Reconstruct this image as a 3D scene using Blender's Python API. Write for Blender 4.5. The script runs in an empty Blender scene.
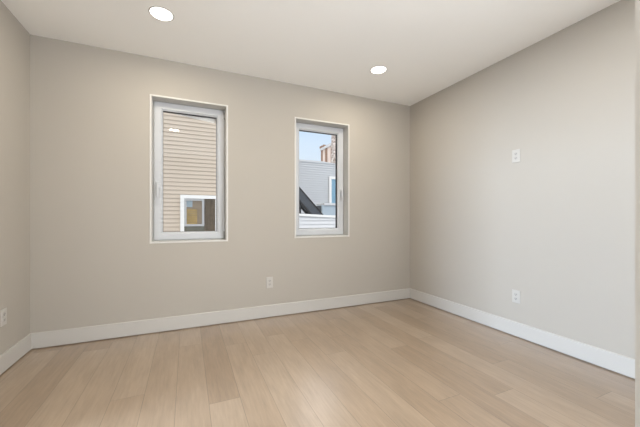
import bpy, bmesh, math, random
from mathutils import Vector

# ------------------------------------------------------------ camera, sky, sun, daylight, exposure
S = bpy.context.scene
COL = S.collection
cd = bpy.data.cameras.new('camera'); cam = bpy.data.objects.new('camera', cd); COL.objects.link(cam)
cam.location = (0, 0, 1.085)
cam.rotation_euler = (math.radians(90), 0, math.radians(-23.8))
cd.sensor_width = 36; cd.lens = 301 / 640 * 36
cd.shift_y = 4.5 / 640
cd.clip_start = 0.02; cd.clip_end = 500
S.camera = cam

S.view_settings.view_transform = 'Standard'; S.view_settings.look = 'None'
S.view_settings.gamma = 1; S.view_settings.exposure = 0.0
S.view_settings.use_curve_mapping = False

world = bpy.data.worlds.new('sky'); S.world = world; world.use_nodes = True
wn = world.node_tree.nodes; wl = world.node_tree.links
bg = wn['Background']
SKY_HIGH = 2.0      # bright haze high up, blue lower down
tc = wn.new('ShaderNodeTexCoord'); sep = wn.new('ShaderNodeSeparateXYZ'); rp = wn.new('ShaderNodeValToRGB')
wl.new(tc.outputs['Generated'], sep.inputs[0]); wl.new(sep.outputs['Z'], rp.inputs[0]); wl.new(rp.outputs[0], bg.inputs[0])
el = rp.color_ramp.elements
el[0].position = 0.0; el[0].color = (0.86, 0.93, 1.0, 1)
el[1].position = 1.0; el[1].color = (SKY_HIGH, SKY_HIGH * 1.02, SKY_HIGH * 1.06, 1)
for p_, c_ in ((0.12, (0.76, 0.85, 0.93)), (0.30, (0.58, 0.74, 0.93)), (0.36, (0.72, 0.86, 1.02)), (0.55, (SKY_HIGH, SKY_HIGH * 1.02, SKY_HIGH * 1.06))):
    e = el.new(p_); e.color = (*c_, 1)
bg.inputs[1].default_value = 1.1


def light(name, kind, loc, rot, energy, color, **kw):
    d = bpy.data.lights.new(name, kind); d.energy = energy; d.color = color
    for k, v in kw.items(): setattr(d, k, v)
    o = bpy.data.objects.new(name, d); o.location = loc; o.rotation_euler = rot; COL.objects.link(o)
    return o


R = math.radians
# the sun stands high behind our house and lights the fronts across the yard
light('sun', 'SUN', (0, -20, 20), (R(38), 0, R(12)), 0.6, (1.0, 0.95, 0.88), angle=R(12))
# daylight of the next room's window, reaching in through the side opening; the two hall lights are added, unseen fill for walls and ceiling
SIDE_W_ = 510; HALL_W = 98; HALL_L = 40
SIDE_C = (0.63, 0.79, 1.0); HALL_C = (0.90, 0.95, 1.0)
light('side_window_daylight', 'AREA', (-5.12, 1.10, 1.95), (0, R(-90), 0), SIDE_W_, SIDE_C, shape='RECTANGLE', size=1.1, size_y=1.1)
light('hall_fill', 'AREA', (1.80, -1.10, 1.40), (R(102), 0, R(53)), HALL_W, HALL_C, shape='RECTANGLE', size=1.5, size_y=1.4, spread=R(150))
light('hall_left_fill', 'AREA', (-1.45, -1.30, 1.25), (R(125), 0, R(-14)), HALL_L, HALL_C, shape='RECTANGLE', size=1.6, size_y=1.3)
LAMP_W = 8.0; LAMP_C = (1.0, 0.90, 0.74)


# ------------------------------------------------------------ materials
def mat(name, color, rough=0.5, spec=0.5, metal=0.0, noise=0.0, nscale=40.0, bump=0.0, bscale=300.0):
    m = bpy.data.materials.new(name); m.use_nodes = True
    n, l = m.node_tree.nodes, m.node_tree.links
    p = n['Principled BSDF']
    p.inputs['Roughness'].default_value = rough; p.inputs['Metallic'].default_value = metal
    p.inputs['Specular IOR Level'].default_value = spec
    p.inputs['Base Color'].default_value = (*color, 1)
    if noise or bump:
        t = n.new('ShaderNodeTexCoord')
    if noise:
        x = n.new('ShaderNodeTexNoise'); x.inputs['Scale'].default_value = nscale; x.inputs['Detail'].default_value = 4
        mp = n.new('ShaderNodeMapRange'); mp.inputs['To Min'].default_value = 1 - noise; mp.inputs['To Max'].default_value = 1 + noise
        h = n.new('ShaderNodeMix'); h.data_type = 'RGBA'; h.blend_type = 'MULTIPLY'; h.inputs['Factor'].default_value = 1
        h.inputs['A'].default_value = (*color, 1)
        l.new(t.outputs['Object'], x.inputs['Vector']); l.new(x.outputs['Fac'], mp.inputs['Value'])
        l.new(mp.outputs[0], h.inputs['B']); l.new(h.outputs['Result'], p.inputs['Base Color'])
    if bump:
        x = n.new('ShaderNodeTexNoise'); x.inputs['Scale'].default_value = bscale
        b = n.new('ShaderNodeBump'); b.inputs['Strength'].default_value = bump; b.inputs['Distance'].default_value = 0.001
        l.new(t.outputs['Object'], x.inputs['Vector']); l.new(x.outputs['Fac'], b.inputs['Height']); l.new(b.outputs[0], p.inputs['Normal'])
    return m


def emit(name, color, strength):
    m = bpy.data.materials.new(name); m.use_nodes = True
    p = m.node_tree.nodes['Principled BSDF']
    p.inputs['Base Color'].default_value = (0.9, 0.9, 0.9, 1)
    p.inputs['Emission Color'].default_value = (*color, 1); p.inputs['Emission Strength'].default_value = strength
    return m


def glass(name, tint=(1, 1, 1), refl=1.0):
    m = bpy.data.materials.new(name); m.use_nodes = True
    n, l = m.node_tree.nodes, m.node_tree.links
    n.remove(n['Principled BSDF'])
    tr = n.new('ShaderNodeBsdfTransparent'); tr.inputs[0].default_value = (*tint, 1)
    gl = n.new('ShaderNodeBsdfGlossy'); gl.inputs['Roughness'].default_value = 0.0
    fr = n.new('ShaderNodeFresnel'); fr.inputs[0].default_value = 1.5
    mu = n.new('ShaderNodeMath'); mu.operation = 'MULTIPLY'; mu.inputs[1].default_value = refl
    mx = n.new('ShaderNodeMixShader')
    l.new(fr.outputs[0], mu.inputs[0]); l.new(mu.outputs[0], mx.inputs[0])
    l.new(tr.outputs[0], mx.inputs[1]); l.new(gl.outputs[0], mx.inputs[2])
    l.new(mx.outputs[0], n['Material Output'].inputs[0])
    return m


def floor_material():
    m = bpy.data.materials.new('oak_planks'); m.use_nodes = True
    n, l = m.node_tree.nodes, m.node_tree.links
    p = n['Principled BSDF']

    def M(op, a, b=None, c=None):
        x = n.new('ShaderNodeMath'); x.operation = op
        for i, v in enumerate((a, b, c)):
            if v is None: continue
            if isinstance(v, (int, float)): x.inputs[i].default_value = v
            else: l.new(v, x.inputs[i])
        return x.outputs[0]
    t = n.new('ShaderNodeTexCoord'); s = n.new('ShaderNodeSeparateXYZ'); l.new(t.outputs['Object'], s.inputs[0])
    W, L = 0.178, 1.55
    u = M('DIVIDE', M('ADD', s.outputs['X'], 10.03), W)
    row = M('FLOOR', u); fu = M('FRACT', u)
    wn1 = n.new('ShaderNodeTexWhiteNoise'); wn1.noise_dimensions = '1D'; l.new(row, wn1.inputs['W'])
    v = M('ADD', M('DIVIDE', M('ADD', s.outputs['Y'], 20.0), L), M('MULTIPLY', wn1.outputs['Value'], 5.0))
    seg = M('FLOOR', v); fv = M('FRACT', v)
    cmb = n.new('ShaderNodeCombineXYZ'); l.new(row, cmb.inputs[0]); l.new(seg, cmb.inputs[1])
    wn2 = n.new('ShaderNodeTexWhiteNoise'); wn2.noise_dimensions = '2D'; l.new(cmb.outputs[0], wn2.inputs['Vector'])
    tone = wn2.outputs['Value']
    # seams
    du = M('MULTIPLY', M('MINIMUM', fu, M('SUBTRACT', 1.0, fu)), W)
    dv = M('MULTIPLY', M('MINIMUM', fv, M('SUBTRACT', 1.0, fv)), L)
    dd = M('MINIMUM', du, dv)
    seam = n.new('ShaderNodeMapRange'); seam.inputs['From Min'].default_value = 0.0006; seam.inputs['From Max'].default_value = 0.0022
    l.new(dd, seam.inputs['Value'])
    # grain, stretched along the plank and shifted per plank
    gx = M('ADD', M('MULTIPLY', s.outputs['X'], 1.0), M('MULTIPLY', tone, 37.0))
    gy = M('MULTIPLY', s.outputs['Y'], 0.07)
    gv = n.new('ShaderNodeCombineXYZ'); l.new(gx, gv.inputs[0]); l.new(gy, gv.inputs[1]); l.new(M('MULTIPLY', tone, 11.0), gv.inputs[2])
    ng = n.new('ShaderNodeTexNoise'); ng.inputs['Scale'].default_value = 70; ng.inputs['Detail'].default_value = 6; ng.inputs['Roughness'].default_value = 0.65
    ng.inputs['Distortion'].default_value = 0.4
    l.new(gv.outputs[0], ng.inputs['Vector'])
    gy2 = M('MULTIPLY', s.outputs['Y'], 0.22)
    gv2 = n.new('ShaderNodeCombineXYZ'); l.new(gx, gv2.inputs[0]); l.new(gy2, gv2.inputs[1])
    nb = n.new('ShaderNodeTexNoise'); nb.inputs['Scale'].default_value = 9; nb.inputs['Detail'].default_value = 3
    nb.inputs['Distortion'].default_value = 0.8
    l.new(gv2.outputs[0], nb.inputs['Vector'])
    ramp = n.new('ShaderNodeValToRGB'); l.new(tone, ramp.inputs[0])
    el = ramp.color_ramp.elements
    el[0].position = 0.0; el[0].color = (*FLOOR_A, 1)
    el[1].position = 1.0; el[1].color = (*FLOOR_C, 1)
    x = el.new(0.5); x.color = (*FLOOR_B, 1)
    g = M('ADD', M('MULTIPLY', M('SUBTRACT', ng.outputs['Fac'], 0.5), 0.62), M('MULTIPLY', M('SUBTRACT', nb.outputs['Fac'], 0.5), 0.42))
    g = M('ADD', g, 1.0)
    sm = M('ADD', M('MULTIPLY', seam.outputs[0], 0.42), 0.58)
    mul = n.new('ShaderNodeMix'); mul.data_type = 'RGBA'; mul.blend_type = 'MULTIPLY'; mul.inputs['Factor'].default_value = 1
    l.new(ramp.outputs[0], mul.inputs['A']); l.new(M('MULTIPLY', g, sm), mul.inputs['B'])
    l.new(mul.outputs['Result'], p.inputs['Base Color'])
    p.inputs['Roughness'].default_value = 0.38; p.inputs['Specular IOR Level'].default_value = 0.7
    p.inputs['Coat Weight'].default_value = 1.0; p.inputs['Coat Roughness'].default_value = 0.24; p.inputs['Coat IOR'].default_value = 1.6
    b = n.new('ShaderNodeBump'); b.inputs['Strength'].default_value = 0.25; b.inputs['Distance'].default_value = 0.002
    l.new(M('ADD', seam.outputs[0], M('MULTIPLY', ng.outputs['Fac'], 0.15)), b.inputs['Height']); l.new(b.outputs[0], p.inputs['Normal'])
    return m


def brick_material(name, c1, c2, mortar, scale):
    m = bpy.data.materials.new(name); m.use_nodes = True
    n, l = m.node_tree.nodes, m.node_tree.links; p = n['Principled BSDF']; p.inputs['Roughness'].default_value = 0.9
    t = n.new('ShaderNodeTexCoord'); s = n.new('ShaderNodeSeparateXYZ'); c = n.new('ShaderNodeCombineXYZ')
    ad = n.new('ShaderNodeMath'); ad.operation = 'ADD'
    l.new(t.outputs['Object'], s.inputs[0]); l.new(s.outputs['X'], ad.inputs[0]); l.new(s.outputs['Y'], ad.inputs[1])
    l.new(ad.outputs[0], c.inputs[0]); l.new(s.outputs['Z'], c.inputs[1])
    b = n.new('ShaderNodeTexBrick'); b.inputs['Scale'].default_value = scale
    b.inputs['Color1'].default_value = (*c1, 1); b.inputs['Color2'].default_value = (*c2, 1); b.inputs['Mortar'].default_value = (*mortar, 1)
    l.new(c.outputs[0], b.inputs['Vector']); l.new(b.outputs['Color'], p.inputs['Base Color'])
    return m


FLOOR_A = (0.292, 0.203, 0.130); FLOOR_B = (0.328, 0.234, 0.154); FLOOR_C = (0.365, 0.268, 0.182)
PAINT = mat('greige_wall_paint', (0.455, 0.42, 0.372), 0.75, 0.3, noise=0.012, nscale=3, bump=0.08, bscale=400)
CEIL = mat('ceiling_paint', (0.92, 0.915, 0.895), 0.85, 0.2, bump=0.05)
TRIM = mat('white_trim_paint', (0.555, 0.535, 0.505), 0.4, 0.5, bump=0.03, bscale=60)
BEAD = mat('cream_white_return_paint', (0.68, 0.665, 0.635), 0.5, 0.4, bump=0.03)
REVEAL = mat('off_white_reveal_paint', (0.56, 0.545, 0.515), 0.6, 0.3, bump=0.03)
VINYL = mat('white_vinyl', (0.565, 0.578, 0.60), 0.35, 0.5, bump=0.02, bscale=80)
VINYL_D = mat('grey_vinyl_rebate', (0.50, 0.50, 0.49), 0.5, 0.4, bump=0.02)
GASKET = mat('black_gasket', (0.02, 0.022, 0.025), 0.6, 0.3, noise=0.05)
METAL = mat('hinge_metal', (0.30, 0.30, 0.29), 0.4, 0.5, 0.6, noise=0.05)
PLATE = mat('white_plastic', (0.54, 0.52, 0.485), 0.35, 0.5, noise=0.01)
SLOT = mat('dark_slot', (0.10, 0.10, 0.10), 0.7, 0.2, noise=0.05)
GREYP = mat('grey_white_receptacle', (0.50, 0.48, 0.45), 0.4, 0.5, noise=0.01)
WHITE = mat('white_outdoor_trim', (0.82, 0.81, 0.785), 0.5, 0.4, noise=0.02)
GLASS = glass('clear_glass', refl=0.55)
FLOOR = floor_material()
LENS = emit('lit_lens', (1.0, 0.96, 0.90), 6.0)


# ------------------------------------------------------------ mesh helpers
def obj(name, bm, m, parent=None, smooth=False, loc=None):
    bmesh.ops.recalc_face_normals(bm, faces=bm.faces[:])
    me = bpy.data.meshes.new(name); bm.to_mesh(me); bm.free()
    for f in me.polygons: f.use_smooth = smooth
    me.materials.append(m)
    o = bpy.data.objects.new(name, me); COL.objects.link(o)
    if parent: o.parent = parent
    if loc: o.location = loc
    return o


def empty(name, loc, rz=0.0):
    o = bpy.data.objects.new(name, None); o.empty_display_size = 0.1
    o.location = loc; o.rotation_euler = (0, 0, rz); COL.objects.link(o); return o


def tag(o, label, cat, group=None):
    o['label'] = label; o['category'] = cat
    if group: o['group'] = group
    return o


def struct(o):
    o['kind'] = 'structure'; return o


def box(bm, x0, x1, y0, y1, z0, z1, bev=0.0):
    r = bmesh.ops.create_cube(bm, size=1.0)
    vs = r['verts']
    for v in vs:
        v.co = Vector(((x0 + x1) / 2 + v.co.x * (x1 - x0), (y0 + y1) / 2 + v.co.y * (y1 - y0), (z0 + z1) / 2 + v.co.z * (z1 - z0)))
    if bev:
        es = list({e for v in vs for e in v.link_edges})
        bmesh.ops.bevel(bm, geom=es, offset=bev, segments=2, affect='EDGES', profile=0.5)
    return bm


def B(*a, **k): return box(bmesh.new(), *a, **k)


def ring(bm, x0, x1, z0, z1, prof):
    """mitred frame: a closed profile of (inset, y) swept round a rectangle"""
    rows = []
    for i, y in prof:
        rows.append([bm.verts.new(c) for c in ((x0 + i, y, z0 + i), (x1 - i, y, z0 + i), (x1 - i, y, z1 - i), (x0 + i, y, z1 - i))])
    n = len(rows)
    for a in range(n):
        p, q = rows[a], rows[(a + 1) % n]
        for k in range(4):
            bm.faces.new((p[k], p[(k + 1) % 4], q[(k + 1) % 4], q[k]))
    return bm


def prism(bm, pts, axis, a, b):
    """extrude a polygon of 2-D points along an axis"""
    def P(u, v, w): return {'x': (w, u, v), 'y': (u, w, v), 'z': (u, v, w)}[axis]
    A = [bm.verts.new(P(u, v, a)) for u, v in pts]; C = [bm.verts.new(P(u, v, b)) for u, v in pts]
    bm.faces.new(A); bm.faces.new(C[::-1])
    n = len(pts)
    for i in range(n): bm.faces.new((A[i], A[(i + 1) % n], C[(i + 1) % n], C[i]))
    return bm


def lathe(bm, prof, seg=40, cx=0, cy=0):
    rows = []
    for r, z in prof:
        if r < 1e-6: rows.append([bm.verts.new((cx, cy, z))])
        else: rows.append([bm.verts.new((cx + r * math.cos(2 * math.pi * k / seg), cy + r * math.sin(2 * math.pi * k / seg), z)) for k in range(seg)])
    for p, q in zip(rows, rows[1:]):
        for k in range(seg):
            j = (k + 1) % seg
            if len(p) == 1: bm.faces.new((p[0], q[j], q[k]))
            elif len(q) == 1: bm.faces.new((p[k], p[j], q[0]))
            else: bm.faces.new((p[k], p[j], q[j], q[k]))
    return bm


def wall_mesh(u0, u1, z0, z1, w0, w1, holes, along):
    """a slab u x z of thickness w0..w1 with rectangular holes, no inner faces"""
    us = sorted({u0, u1, *[h[0] for h in holes], *[h[1] for h in holes]})
    zs = sorted({z0, z1, *[h[2] for h in holes], *[h[3] for h in holes]})
    bm = bmesh.new(); cache = {}

    def V(u, w, z):
        k = (u, w, z)
        if k not in cache: cache[k] = bm.verts.new((u, w, z) if along == 'x' else (w, u, z))
        return cache[k]

    def solid(i, j):
        if i < 0 or j < 0 or i >= len(us) - 1 or j >= len(zs) - 1: return False
        cu, cz = (us[i] + us[i + 1]) / 2, (zs[j] + zs[j + 1]) / 2
        return not any(h[0] < cu < h[1] and h[2] < cz < h[3] for h in holes)
    for i in range(len(us) - 1):
        for j in range(len(zs) - 1):
            if not solid(i, j): continue
            a, b, c, d = us[i], us[i + 1], zs[j], zs[j + 1]
            for w in (w0, w1): bm.faces.new((V(a, w, c), V(b, w, c), V(b, w, d), V(a, w, d)))
            for (di, dj, q) in ((-1, 0, ((a, c), (a, d))), (1, 0, ((b, c), (b, d))), (0, -1, ((a, c), (b, c))), (0, 1, ((a, d), (b, d)))):
                if not solid(i + di, j + dj):
                    (p, r), (s, t) = q
                    bm.faces.new((V(p, w0, r), V(s, w0, t), V(s, w1, t), V(p, w1, r)))
    return bm


# ------------------------------------------------------------ the room shell
XL, XR, YB, YF, ZC = -1.187, 2.760, 3.238, 0.300, 2.600
W1 = (-0.307, 0.370, 0.860, 2.236)      # clear openings of the windows: x0, x1, z0, z1
W2 = (1.130, 1.806, 0.873, 2.216)
HO = (-1.40, 0.30, 0.0, 2.03)          # open end of the left wall, into the hall; unseen pier before SO shaped to keep light off the jamb
SO = (0.70, 1.80, 0.0, 2.03)           # cased opening to the next room in the left wall, y0, y1, z0, z1
XS = -5.0                               # far wall of the next room
W3 = (0.45, 1.75, 1.30, 2.56)           # its window
HY = -1.40                              # far end of the hall behind the doorway
struct(obj('floor', B(XS - 0.2, XR + 0.2, HY - 0.2, YB + 0.25, -0.12, 0.0), FLOOR))
struct(obj('ceiling', B(XS - 0.2, XR + 0.2, HY - 0.2, YB + 0.25, ZC, ZC + 0.12), CEIL))
struct(obj('wall_back', wall_mesh(XS - 0.2, XR + 0.2, 0, ZC, YB, YB + 0.25, [W1, W2], 'x'), PAINT))
struct(obj('wall_left', wall_mesh(HY, YB, 0, ZC, XL - 0.14, XL, [SO, HO], 'y'), PAINT))
struct(obj('wall_right', wall_mesh(HY - 0.2, YB, 0, ZC, XR, XR + 0.2, [], 'y'), PAINT))
# end of the front wall beside the wide opening the room is seen through
bm = wall_mesh(0.829, 0.96, 0, ZC, YF - 0.12, YF, [], 'x')
struct(obj('wall_front', bm, mat('greige_jamb_paint', (0.455, 0.415, 0.362), 0.75, 0.3, noise=0.01, nscale=3)))
struct(obj('wall_hall', B(XS - 0.2, XR, HY - 0.2, HY, 0, ZC), PAINT))
struct(obj('wall_side', wall_mesh(HY, YB, 0, ZC, XS - 0.2, XS, [W3], 'y'), PAINT))

# baseboards, square edged with a small eased top
BH, BT = 0.134, 0.015
PR = [(0, 0.009), (BT, 0.009), (BT, BH - 0.004), (BT - 0.004, BH), (0, BH)]
struct(obj('baseboard_back', prism(bmesh.new(), [(YB - u, z) for u, z in PR], 'x', XL, XR), TRIM))
struct(obj('baseboard_left', prism(bmesh.new(), [(XL + u, z) for u, z in PR], 'y', SO[1], YB - BT), TRIM))
struct(obj('baseboard_right', prism(bmesh.new(), [(XR - u, z) for u, z in PR], 'y', HY, YB - BT), TRIM))
struct(obj('baseboard_front', prism(bmesh.new(), [(YF + u, z) for u, z in PR], "x", 0.84, 0.955), TRIM))


# ------------------------------------------------------------ windows
def make_window(n, w, h, loc, rz, handle_left):
    """tilt-and-turn window; local x along the wall, local y into the wall, origin at the lower left of the opening"""
    root = struct(empty('window_%d' % n, loc, rz))
    # thin painted return edge round the opening, 14 mm wide
    e = 0.017
    obj('return_bead', ring(bmesh.new(), -e, w + e, -e, h + e, [(0, 0.0), (0.002, -0.005), (e - 0.002, -0.006), (e, -0.004), (e, 0.004), (e - 0.003, 0.004)]), BEAD, root)
    obj('reveal', ring(bmesh.new(), 0, w, 0, h, [(0.0005, 0.005), (0.002, 0.005), (0.002, 0.1215), (0.0005, 0.1215)]), REVEAL, root)
    obj('outer_frame', ring(bmesh.new(), 0, w, 0, h, [(0, 0.122), (0.012, 0.122), (0.012, 0.135), (0.055, 0.135), (0.055, 0.19), (0.0, 0.19)]), VINYL_D, root)
    s = 0.010
    prof = [(0, 0.178), (0, 0.113), (0.003, 0.110), (0.058, 0.110), (0.061, 0.113), (0.072, 0.127), (0.075, 0.131), (0.075, 0.178)]
    sash = obj('sash', ring(bmesh.new(), s, w - s, s, h - s, prof), VINYL, root)
    g = s + 0.074
    obj('gasket', ring(bmesh.new(), g, w - g, g, h - g, [(0, 0.1325), (0.0022, 0.1335), (0.0022, 0.176), (0, 0.176)]), GASKET, sash)
    obj('pane', B(g, w - g, 0.1375, 0.1405, g, h - g), GLASS, root)
    # handle: oval rose and a lever hanging down
    hx = s + 0.034 if handle_left else w - s - 0.034
    hz = 0.545
    bm = bmesh.new(); box(bm, hx - 0.014, hx + 0.014, 0.1005, 0.1105, hz - 0.034, hz + 0.034, bev=0.0045)
    hd = obj('handle_rose', bm, VINYL, root, True)
    bm = bmesh.new(); box(bm, hx - 0.009, hx + 0.009, 0.065, 0.102, hz - 0.009, hz + 0.009, bev=0.004)
    box(bm, hx - 0.0105, hx + 0.0105, 0.062, 0.078, hz - 0.118, hz + 0.012, bev=0.005)
    obj('lever', bm, VINYL, hd, True)
    # corner hinges in the gap on the other side
    kx = w - 0.010 if handle_left else 0.010
    for z0, z1 in ((0.012, 0.085), (h - 0.10, h - 0.028)):
        bm = bmesh.new(); box(bm, kx - 0.0075, kx + 0.0075, 0.104, 0.121, z0, z1, bev=0.002)
        obj('hinge', bm, METAL, root)
    return root


def head_strip(root, w, h):  # added white strip, tapered like the bright streak across the pane's top
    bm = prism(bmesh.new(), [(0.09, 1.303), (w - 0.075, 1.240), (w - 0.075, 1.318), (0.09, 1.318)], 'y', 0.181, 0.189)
    return obj('head_streak_strip', bm, WHITE, root)


w1 = make_window(1, W1[1] - W1[0], W1[3] - W1[2], (W1[0], YB, W1[2]), 0, True)
w2 = make_window(2, W2[1] - W2[0], W2[3] - W2[2], (W2[0], YB, W2[2]), 0, False)
w3 = make_window(3, W3[1] - W3[0], W3[3] - W3[2], (XS, W3[0], W3[2]), R(90), True)
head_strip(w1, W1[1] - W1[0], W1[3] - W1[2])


# ------------------------------------------------------------ recessed lamps
def copy_tree(o, parent=None):
    c = o.copy(); COL.objects.link(c); c.parent = parent
    for ch in [k for k in bpy.data.objects if k.parent == o]: copy_tree(ch, c)
    return c


lamp = empty('recessed_light', (-0.175, 2.52, ZC))
obj('trim_ring', lathe(bmesh.new(), [(0.0745, -0.001), (0.0755, -0.003), (0.080, -0.0035), (0.084, -0.002), (0.085, 0.0), (0.0745, 0.0), (0.0745, -0.001)]), TRIM, lamp, True)
obj('lens', lathe(bmesh.new(), [(0.0, -0.0075), (0.05, -0.0065), (0.070, -0.004), (0.0748, -0.0015), (0.0748, 0.0), (0.0, 0.0)]), LENS, lamp, True)
ld = bpy.data.lights.new('lamp_glow', 'AREA'); ld.shape = 'DISK'; ld.size = 0.14; ld.energy = LAMP_W; ld.color = LAMP_C
lo = bpy.data.objects.new('lamp_glow', ld); lo.location = (0, 0, -0.012); lo.parent = lamp; COL.objects.link(lo)
tag(lamp, 'lit round recessed ceiling light above the window with the tan siding view', 'ceiling light', 'recessed ceiling lights')
for loc, lab in (((1.790, 2.575, ZC), 'lit round recessed ceiling light nearer the right wall, above the window with the sky view'),
                 ((-0.20, 1.04, ZC), 'lit round recessed ceiling light overhead, mirrored in the left window pane'),
                 ((1.790, 1.04, ZC), 'lit round recessed ceiling light overhead, nearest the right wall and doorway')):
    c = copy_tree(lamp); c.location = loc; c['label'] = lab


# ------------------------------------------------------------ power outlets
def make_outlet(loc, rz, label):
    """duplex receptacle; local -y faces the room"""
    t = empty('power_outlet', loc, rz)
    bm = bmesh.new(); box(bm, -0.036, 0.036, -0.007, 0.0, -0.059, 0.059, bev=0.0025)
    obj('cover_plate', bm, PLATE, t)
    for z in (0.0195, -0.0195):
        bm = bmesh.new(); prism(bm, [(0.0165 * math.cos(a) * (1.0), 0.0145 * math.sin(a) + z) for a in [2 * math.pi * k / 20 for k in range(20)]], 'y', -0.0088, -0.0065)
        r = obj('receptacle', bm, GREYP, t)
        bm = bmesh.new()
        box(bm, -0.0080, -0.0050, -0.0094, -0.0086, z - 0.003, z + 0.006)
        box(bm, 0.0050, 0.0080, -0.0094, -0.0086, z - 0.003, z + 0.006)
        box(bm, -0.0025, 0.0025, -0.0094, -0.0086, z - 0.010, z - 0.0055)
        obj('slots', bm, SLOT, r)
    bm = bmesh.new(); prism(bm, [(0.003 * math.cos(k * math.pi / 5), 0.003 * math.sin(k * math.pi / 5)) for k in range(10)], 'y', -0.0078, -0.0065)
    obj('screw', bm, GREYP, t)
    return tag(t, label, 'outlet', 'white wall outlets')


make_outlet((0.824, YB, 0.380), 0, 'small white outlet low on the window wall between the two windows')
make_outlet((XR, 1.798, 1.653), R(-90), 'white outlet at eye height on the right wall, upper of the pair')
make_outlet((XR, 1.798, 0.366), R(-90), 'white outlet just above the right wall baseboard, lower of the pair')
make_outlet((XL, 2.838, 0.388), R(90), 'white outlet low on the left wall at the frame edge')


# ------------------------------------------------------------ outside
SIDE_T = mat('tan_lap_siding', (0.56, 0.475, 0.385), 0.7, 0.3, noise=0.05, nscale=2)
SIDE_G = mat('pale_grey_lap_siding', (0.60, 0.615, 0.63), 0.7, 0.3, noise=0.04, nscale=2)
SIDE_W = mat('white_lap_siding', (0.66, 0.66, 0.665), 0.7, 0.3, noise=0.03, nscale=2)
CURT = mat('brown_curtain', (0.40, 0.31, 0.23), 0.9, 0.1, noise=0.25, nscale=12)
GOLD = mat('golden_reflection', (0.55, 0.38, 0.16), 0.8, 0.2, noise=0.35, nscale=9)
DGREEN = mat('grey_green_reflection', (0.22, 0.21, 0.17), 0.8, 0.2, noise=0.2, nscale=10)
GREYF = mat('grey_reflected_frame', (0.42, 0.42, 0.42), 0.6, 0.3, noise=0.05)
BLUEP = mat('blue_glass_backing', (0.42, 0.56, 0.65), 0.6, 0.3, noise=0.1, nscale=3)
DARK = mat('dark_grey_metal', (0.075, 0.085, 0.10), 0.6, 0.4, noise=0.25, nscale=8)
BLACK = mat('black_rail', (0.02, 0.02, 0.022), 0.5, 0.4, noise=0.1)
BOXG = mat('pale_grey_sheet_metal', (0.44, 0.52, 0.58), 0.5, 0.4, noise=0.04)
STUCCO = mat('pinkish_stucco', (0.80, 0.66, 0.58), 0.9, 0.1, noise=0.15, nscale=1.2)
BROWN = mat('brown_pilaster', (0.34, 0.22, 0.16), 0.9, 0.1, noise=0.2, nscale=3)
BRICK = brick_material('mottled_brick', (0.24, 0.16, 0.12), (0.80, 0.72, 0.66), (0.62, 0.56, 0.50), 1.5)
PAVE = mat('yard_paving', (0.42, 0.41, 0.39), 0.9, 0.1, noise=0.15, nscale=0.8)
ROOF = mat('grey_roofing', (0.30, 0.30, 0.31), 0.9, 0.1, noise=0.15, nscale=3)

GZ = -3.6
struct(obj('ground', B(-40, 70, YB + 0.25, 80, GZ - 0.2, GZ), PAVE))


def siding(x0, x1, y, z0, z1, pitch=0.1016, lip=0.018):
    """lap siding facing -y: a saw-tooth face"""
    bm = bmesh.new(); pts = [(y + 0.15, z0)]
    z = z0
    while z < z1 - 1e-6:
        t = min(z + pitch, z1)
        pts += [(y - lip, z), (y - 0.001, t)]
        z = t
    pts += [(y + 0.15, z1)]
    return prism(bm, pts, 'x', x0, x1)


# tan house across the yard
TY = 8.3; T = TY - 0.04
th = empty('tan_house', (0, TY, GZ))
tag(th, 'house wall of tan horizontal lap siding seen through the left window', 'house')


def put(name, bm, m, parent):
    o = obj(name, bm, m, parent)
    o.matrix_parent_inverse.identity()
    # geometry is written in world coordinates: shift it under its parent
    p = Vector((0, 0, 0)); q = parent
    while q: p += q.location; q = q.parent
    o.data.transform(__import__('mathutils').Matrix.Translation(-p))
    return o


def sub(name, bm, m, parent):
    # a sub-part: its parent is a mesh part that sits at its thing's origin
    return put(name, bm, m, parent)


put('siding', siding(-6.0, 1.55, TY, GZ, 6.2), SIDE_T, th)
put('house_body', B(-6.0, 1.53, TY + 0.15, TY + 6, GZ, 6.2), SIDE_T, th)
put('corner_board', B(1.50, 1.62, TY - 0.03, TY + 0.12, GZ, 6.2), WHITE, th)
put('roof', prism(bmesh.new(), [(TY - 0.35, 6.15), (TY + 3, 7.9), (TY + 6.4, 6.15)], 'x', -6.3, 1.9), ROOF, th)
wx0, wx1, wz0, wz1 = -0.158, 0.755, 0.28, 1.665
fw = 0.088
win = put('house_window', ring(bmesh.new(), wx0, wx1, wz0, wz1, [(0, T + 0.03), (0, T - 0.03), (fw, T - 0.03), (fw, T + 0.03)]), WHITE, th)
ix0, ix1, iz0, iz1 = wx0 + fw, wx1 - fw, wz0 + fw, wz1 - fw
sub('reflected_frame', ring(bmesh.new(), ix0, ix0 + 0.47, 0.875, iz1, [(0, T + 0.005), (0, T - 0.02), (0.055, T - 0.02), (0.055, T + 0.005)]), GREYF, win)  # reflection in the house glass, built as a framed piece with coloured panels
bm = bmesh.new()                                    # gathered curtain
N = 40
for k in range(N + 1):
    x = ix0 + 0.46 + (ix1 - ix0 - 0.46) * k / N
    yy = T + 0.012 + 0.006 * math.sin(k * 1.05)
    for z in (iz0, iz1): bm.verts.new((x, yy, z))
bm.verts.ensure_lookup_table()
for k in range(N): bm.faces.new((bm.verts[2 * k], bm.verts[2 * k + 2], bm.verts[2 * k + 3], bm.verts[2 * k + 1]))
bmesh.ops.solidify(bm, geom=bm.faces[:], thickness=0.002)
sub('curtain', bm, CURT, win)
sub('lower_reflection', B(ix0, ix0 + 0.47, T + 0.006, T + 0.018, iz0, 0.875), DGREEN, win)  # grey-green part of the reflection, built as a panel
bm = bmesh.new()
random.seed(4)
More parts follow.
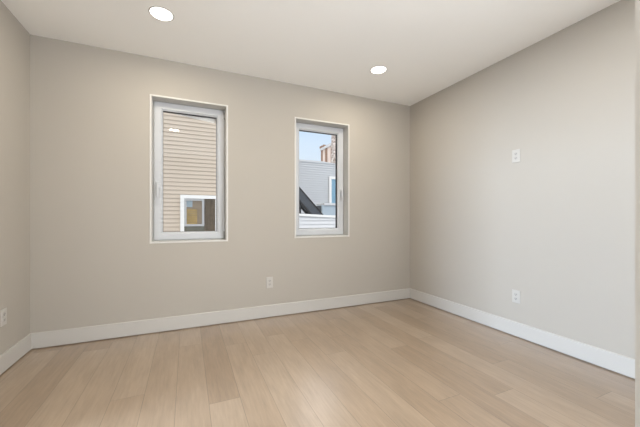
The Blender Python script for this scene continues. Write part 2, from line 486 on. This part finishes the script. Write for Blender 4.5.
for k in range(7):
    box(bm, ix0 + 0.03, ix0 + 0.30, T + 0.004, T + 0.012, 0.93 + k * 0.055, 0.93 + k * 0.055 + 0.045)
sub('golden_reflection', bm, GOLD, win)  # golden part of the reflection, built as slats
sub('dark_backing', B(ix0 + 0.02, ix0 + 0.45, T + 0.0125, T + 0.02, 0.90, iz1), CURT, win)
sub('pale_reflection', B(ix0 + 0.05, ix0 + 0.19, T + 0.002, T + 0.010, 1.36, iz1 - 0.05), BOXG, win)  # pale part of the reflection, built as a panel
sub('pane', B(ix0, ix1, T - 0.010, T - 0.007, iz0, iz1), glass('house_glass', (0.95, 0.96, 0.96), 0.35), win)

# grey sided house further off
GY = 14.0; G = GY - 0.05
gh = empty('grey_house', (0, GY, GZ)); tag(gh, 'flat-roofed house wall of pale grey lap siding with a small white-framed window', 'house')
put('siding', siding(2.6, 12.0, GY, GZ, 3.90, pitch=0.115, lip=0.05), SIDE_G, gh)
put('house_body', B(2.6, 12.0, GY + 0.15, GY + 7, GZ, 3.85), SIDE_G, gh)
put('roof_edge', prism(bmesh.new(), [(2.5, 3.93), (5.4, 3.97), (6.2, 3.97), (7.0, 3.91), (12.1, 3.91), (12.1, 3.87), (2.5, 3.87)], 'y', GY - 0.06, GY + 7.05), SIDE_G, gh)
gw = put('house_window', ring(bmesh.new(), 6.65, 7.75, 1.55, 3.22, [(0, G - 0.01), (0, G - 0.06), (0.13, G - 0.06), (0.13, G + 0.02), (0, G + 0.02)]), WHITE, gh)
sub('blue_backing', B(6.78, 7.62, G + 0.004, G + 0.02, 1.68, 3.09), BLUEP, gw)  # panel behind the pane that gives the glass its blue
sub('pane', B(6.78, 7.62, G - 0.012, G - 0.008, 1.68, 3.09), glass('far_glass', (0.9, 0.97, 1.0), 0.5), gw)

# pale box on the flat roof in front of the grey house
bx = empty('rooftop_duct', (6.6, 11.6, -0.4)); tag(bx, 'pale grey rooftop duct box below the far house window', 'duct')
put('duct_body', B(5.03, 6.6, 11.2, 11.9, -0.4, 1.62, bev=0.02), BOXG, bx)
put('duct_lid', B(5.10, 6.6, 11.15, 11.95, 1.60, 1.70, bev=0.01), SIDE_W, bx)
put('duct_collar', B(5.0, 5.08, 11.3, 11.8, 1.28, 1.60, bev=0.01), DARK, bx)

# dark stair descending to the right behind the parapet
SYA, SYB = 10.0, 10.4
st = empty('metal_staircase', (3.9, 10.0, 0.5)); tag(st, 'dark metal staircase sloping down to the right behind the white parapet', 'staircase')
def sl(x, o=0.0): return 2.108 - (x - 3.639) * 1.052 + o
for ya in (SYA, SYB):
    put('side_panel', prism(bmesh.new(), [(2.9, sl(2.9)), (4.95, sl(4.95)), (4.95, sl(4.95, -0.42)), (2.9, sl(2.9, -0.42))], 'y', ya, ya + 0.03), DARK, st)
    put('top_rail', prism(bmesh.new(), [(2.9, sl(2.9, 0.05)), (4.97, sl(4.97, 0.05)), (4.97, sl(4.97, -0.01)), (2.9, sl(2.9, -0.01))], 'y', ya - 0.02, ya + 0.05), BLACK, st)
    put('stringer', prism(bmesh.new(), [(2.9, sl(2.9, -0.40)), (4.97, sl(4.97, -0.40)), (4.97, sl(4.97, -0.47)), (2.9, sl(2.9, -0.47))], 'y', ya - 0.02, ya + 0.05), BLACK, st)
for k in range(10):
    x = 2.95 + k * 0.2
    put('tread', B(x, x + 0.24, SYA + 0.03, SYB, sl(x, -0.44), sl(x, -0.41)), DARK, st)
for x in (3.0, 3.60):
    put('post', B(x, x + 0.08, SYA, SYA + 0.06, -0.4, sl(x, -0.43)), BLACK, st)

# white sided parapet of the roof deck just across, with a bright cap
PY = 7.7
pw = empty('roof_parapet', (3.2, PY, 0)); tag(pw, 'low white sided parapet with a bright cap at the foot of the right window view', 'parapet')
put('siding', siding(1.9, 5.6, PY, -0.1, 1.16, lip=0.024), SIDE_W, pw)
put('cap', prism(bmesh.new(), [(1.9, 1.245), (5.6, 1.075), (5.6, 1.02), (1.9, 1.18)], 'y', PY - 0.05, PY + 0.22), WHITE, pw)
lb = empty('lower_roof', (4.2, 10.2, GZ)); tag(lb, 'low flat-roofed wing under the white parapet and dark stair', 'building')
put('wing_wall', B(1.9, 8.0, PY, 13.5, GZ, -0.6), SIDE_W, lb)
put('flat_roof', B(1.88, 8.02, PY, 13.52, -0.6, -0.4), ROOF, lb)

# pinkish building and brick chimney beyond
BX = 14.0
bh = empty('row_building', (BX, 30, GZ)); tag(bh, 'distant pinkish building with brown pilasters and a brick chimney, rising above the grey roof', 'building')
put('stucco_wall', B(BX, BX + 6, 28.15, 31.35, GZ, 8.85), STUCCO, bh)
put('cornice', B(BX - 0.14, BX + 6.1, 28.15, 31.45, 8.74, 9.02), SIDE_W, bh)
for y0, y1 in ((31.0, 31.36), (29.75, 30.25), (28.4, 28.8)):
    put('pilaster', B(BX - 0.06, BX + 0.03, y0, y1, GZ, 8.76), BROWN, bh)
for y in (31.3, 30.9, 30.45): put('finial', B(BX - 0.2, BX + 0.2, y - 0.1, y + 0.1, 9.0, 9.22), BROWN, bh)
ch = put('chimney', B(13.65, 14.4, 27.4, 28.05, GZ, 11.9), BRICK, bh)
ch['label'] = 'tall mottled brick chimney'
sub('chimney_cap', B(13.58, 14.5, 27.3, 28.14, 11.85, 12.05), BROWN, ch)
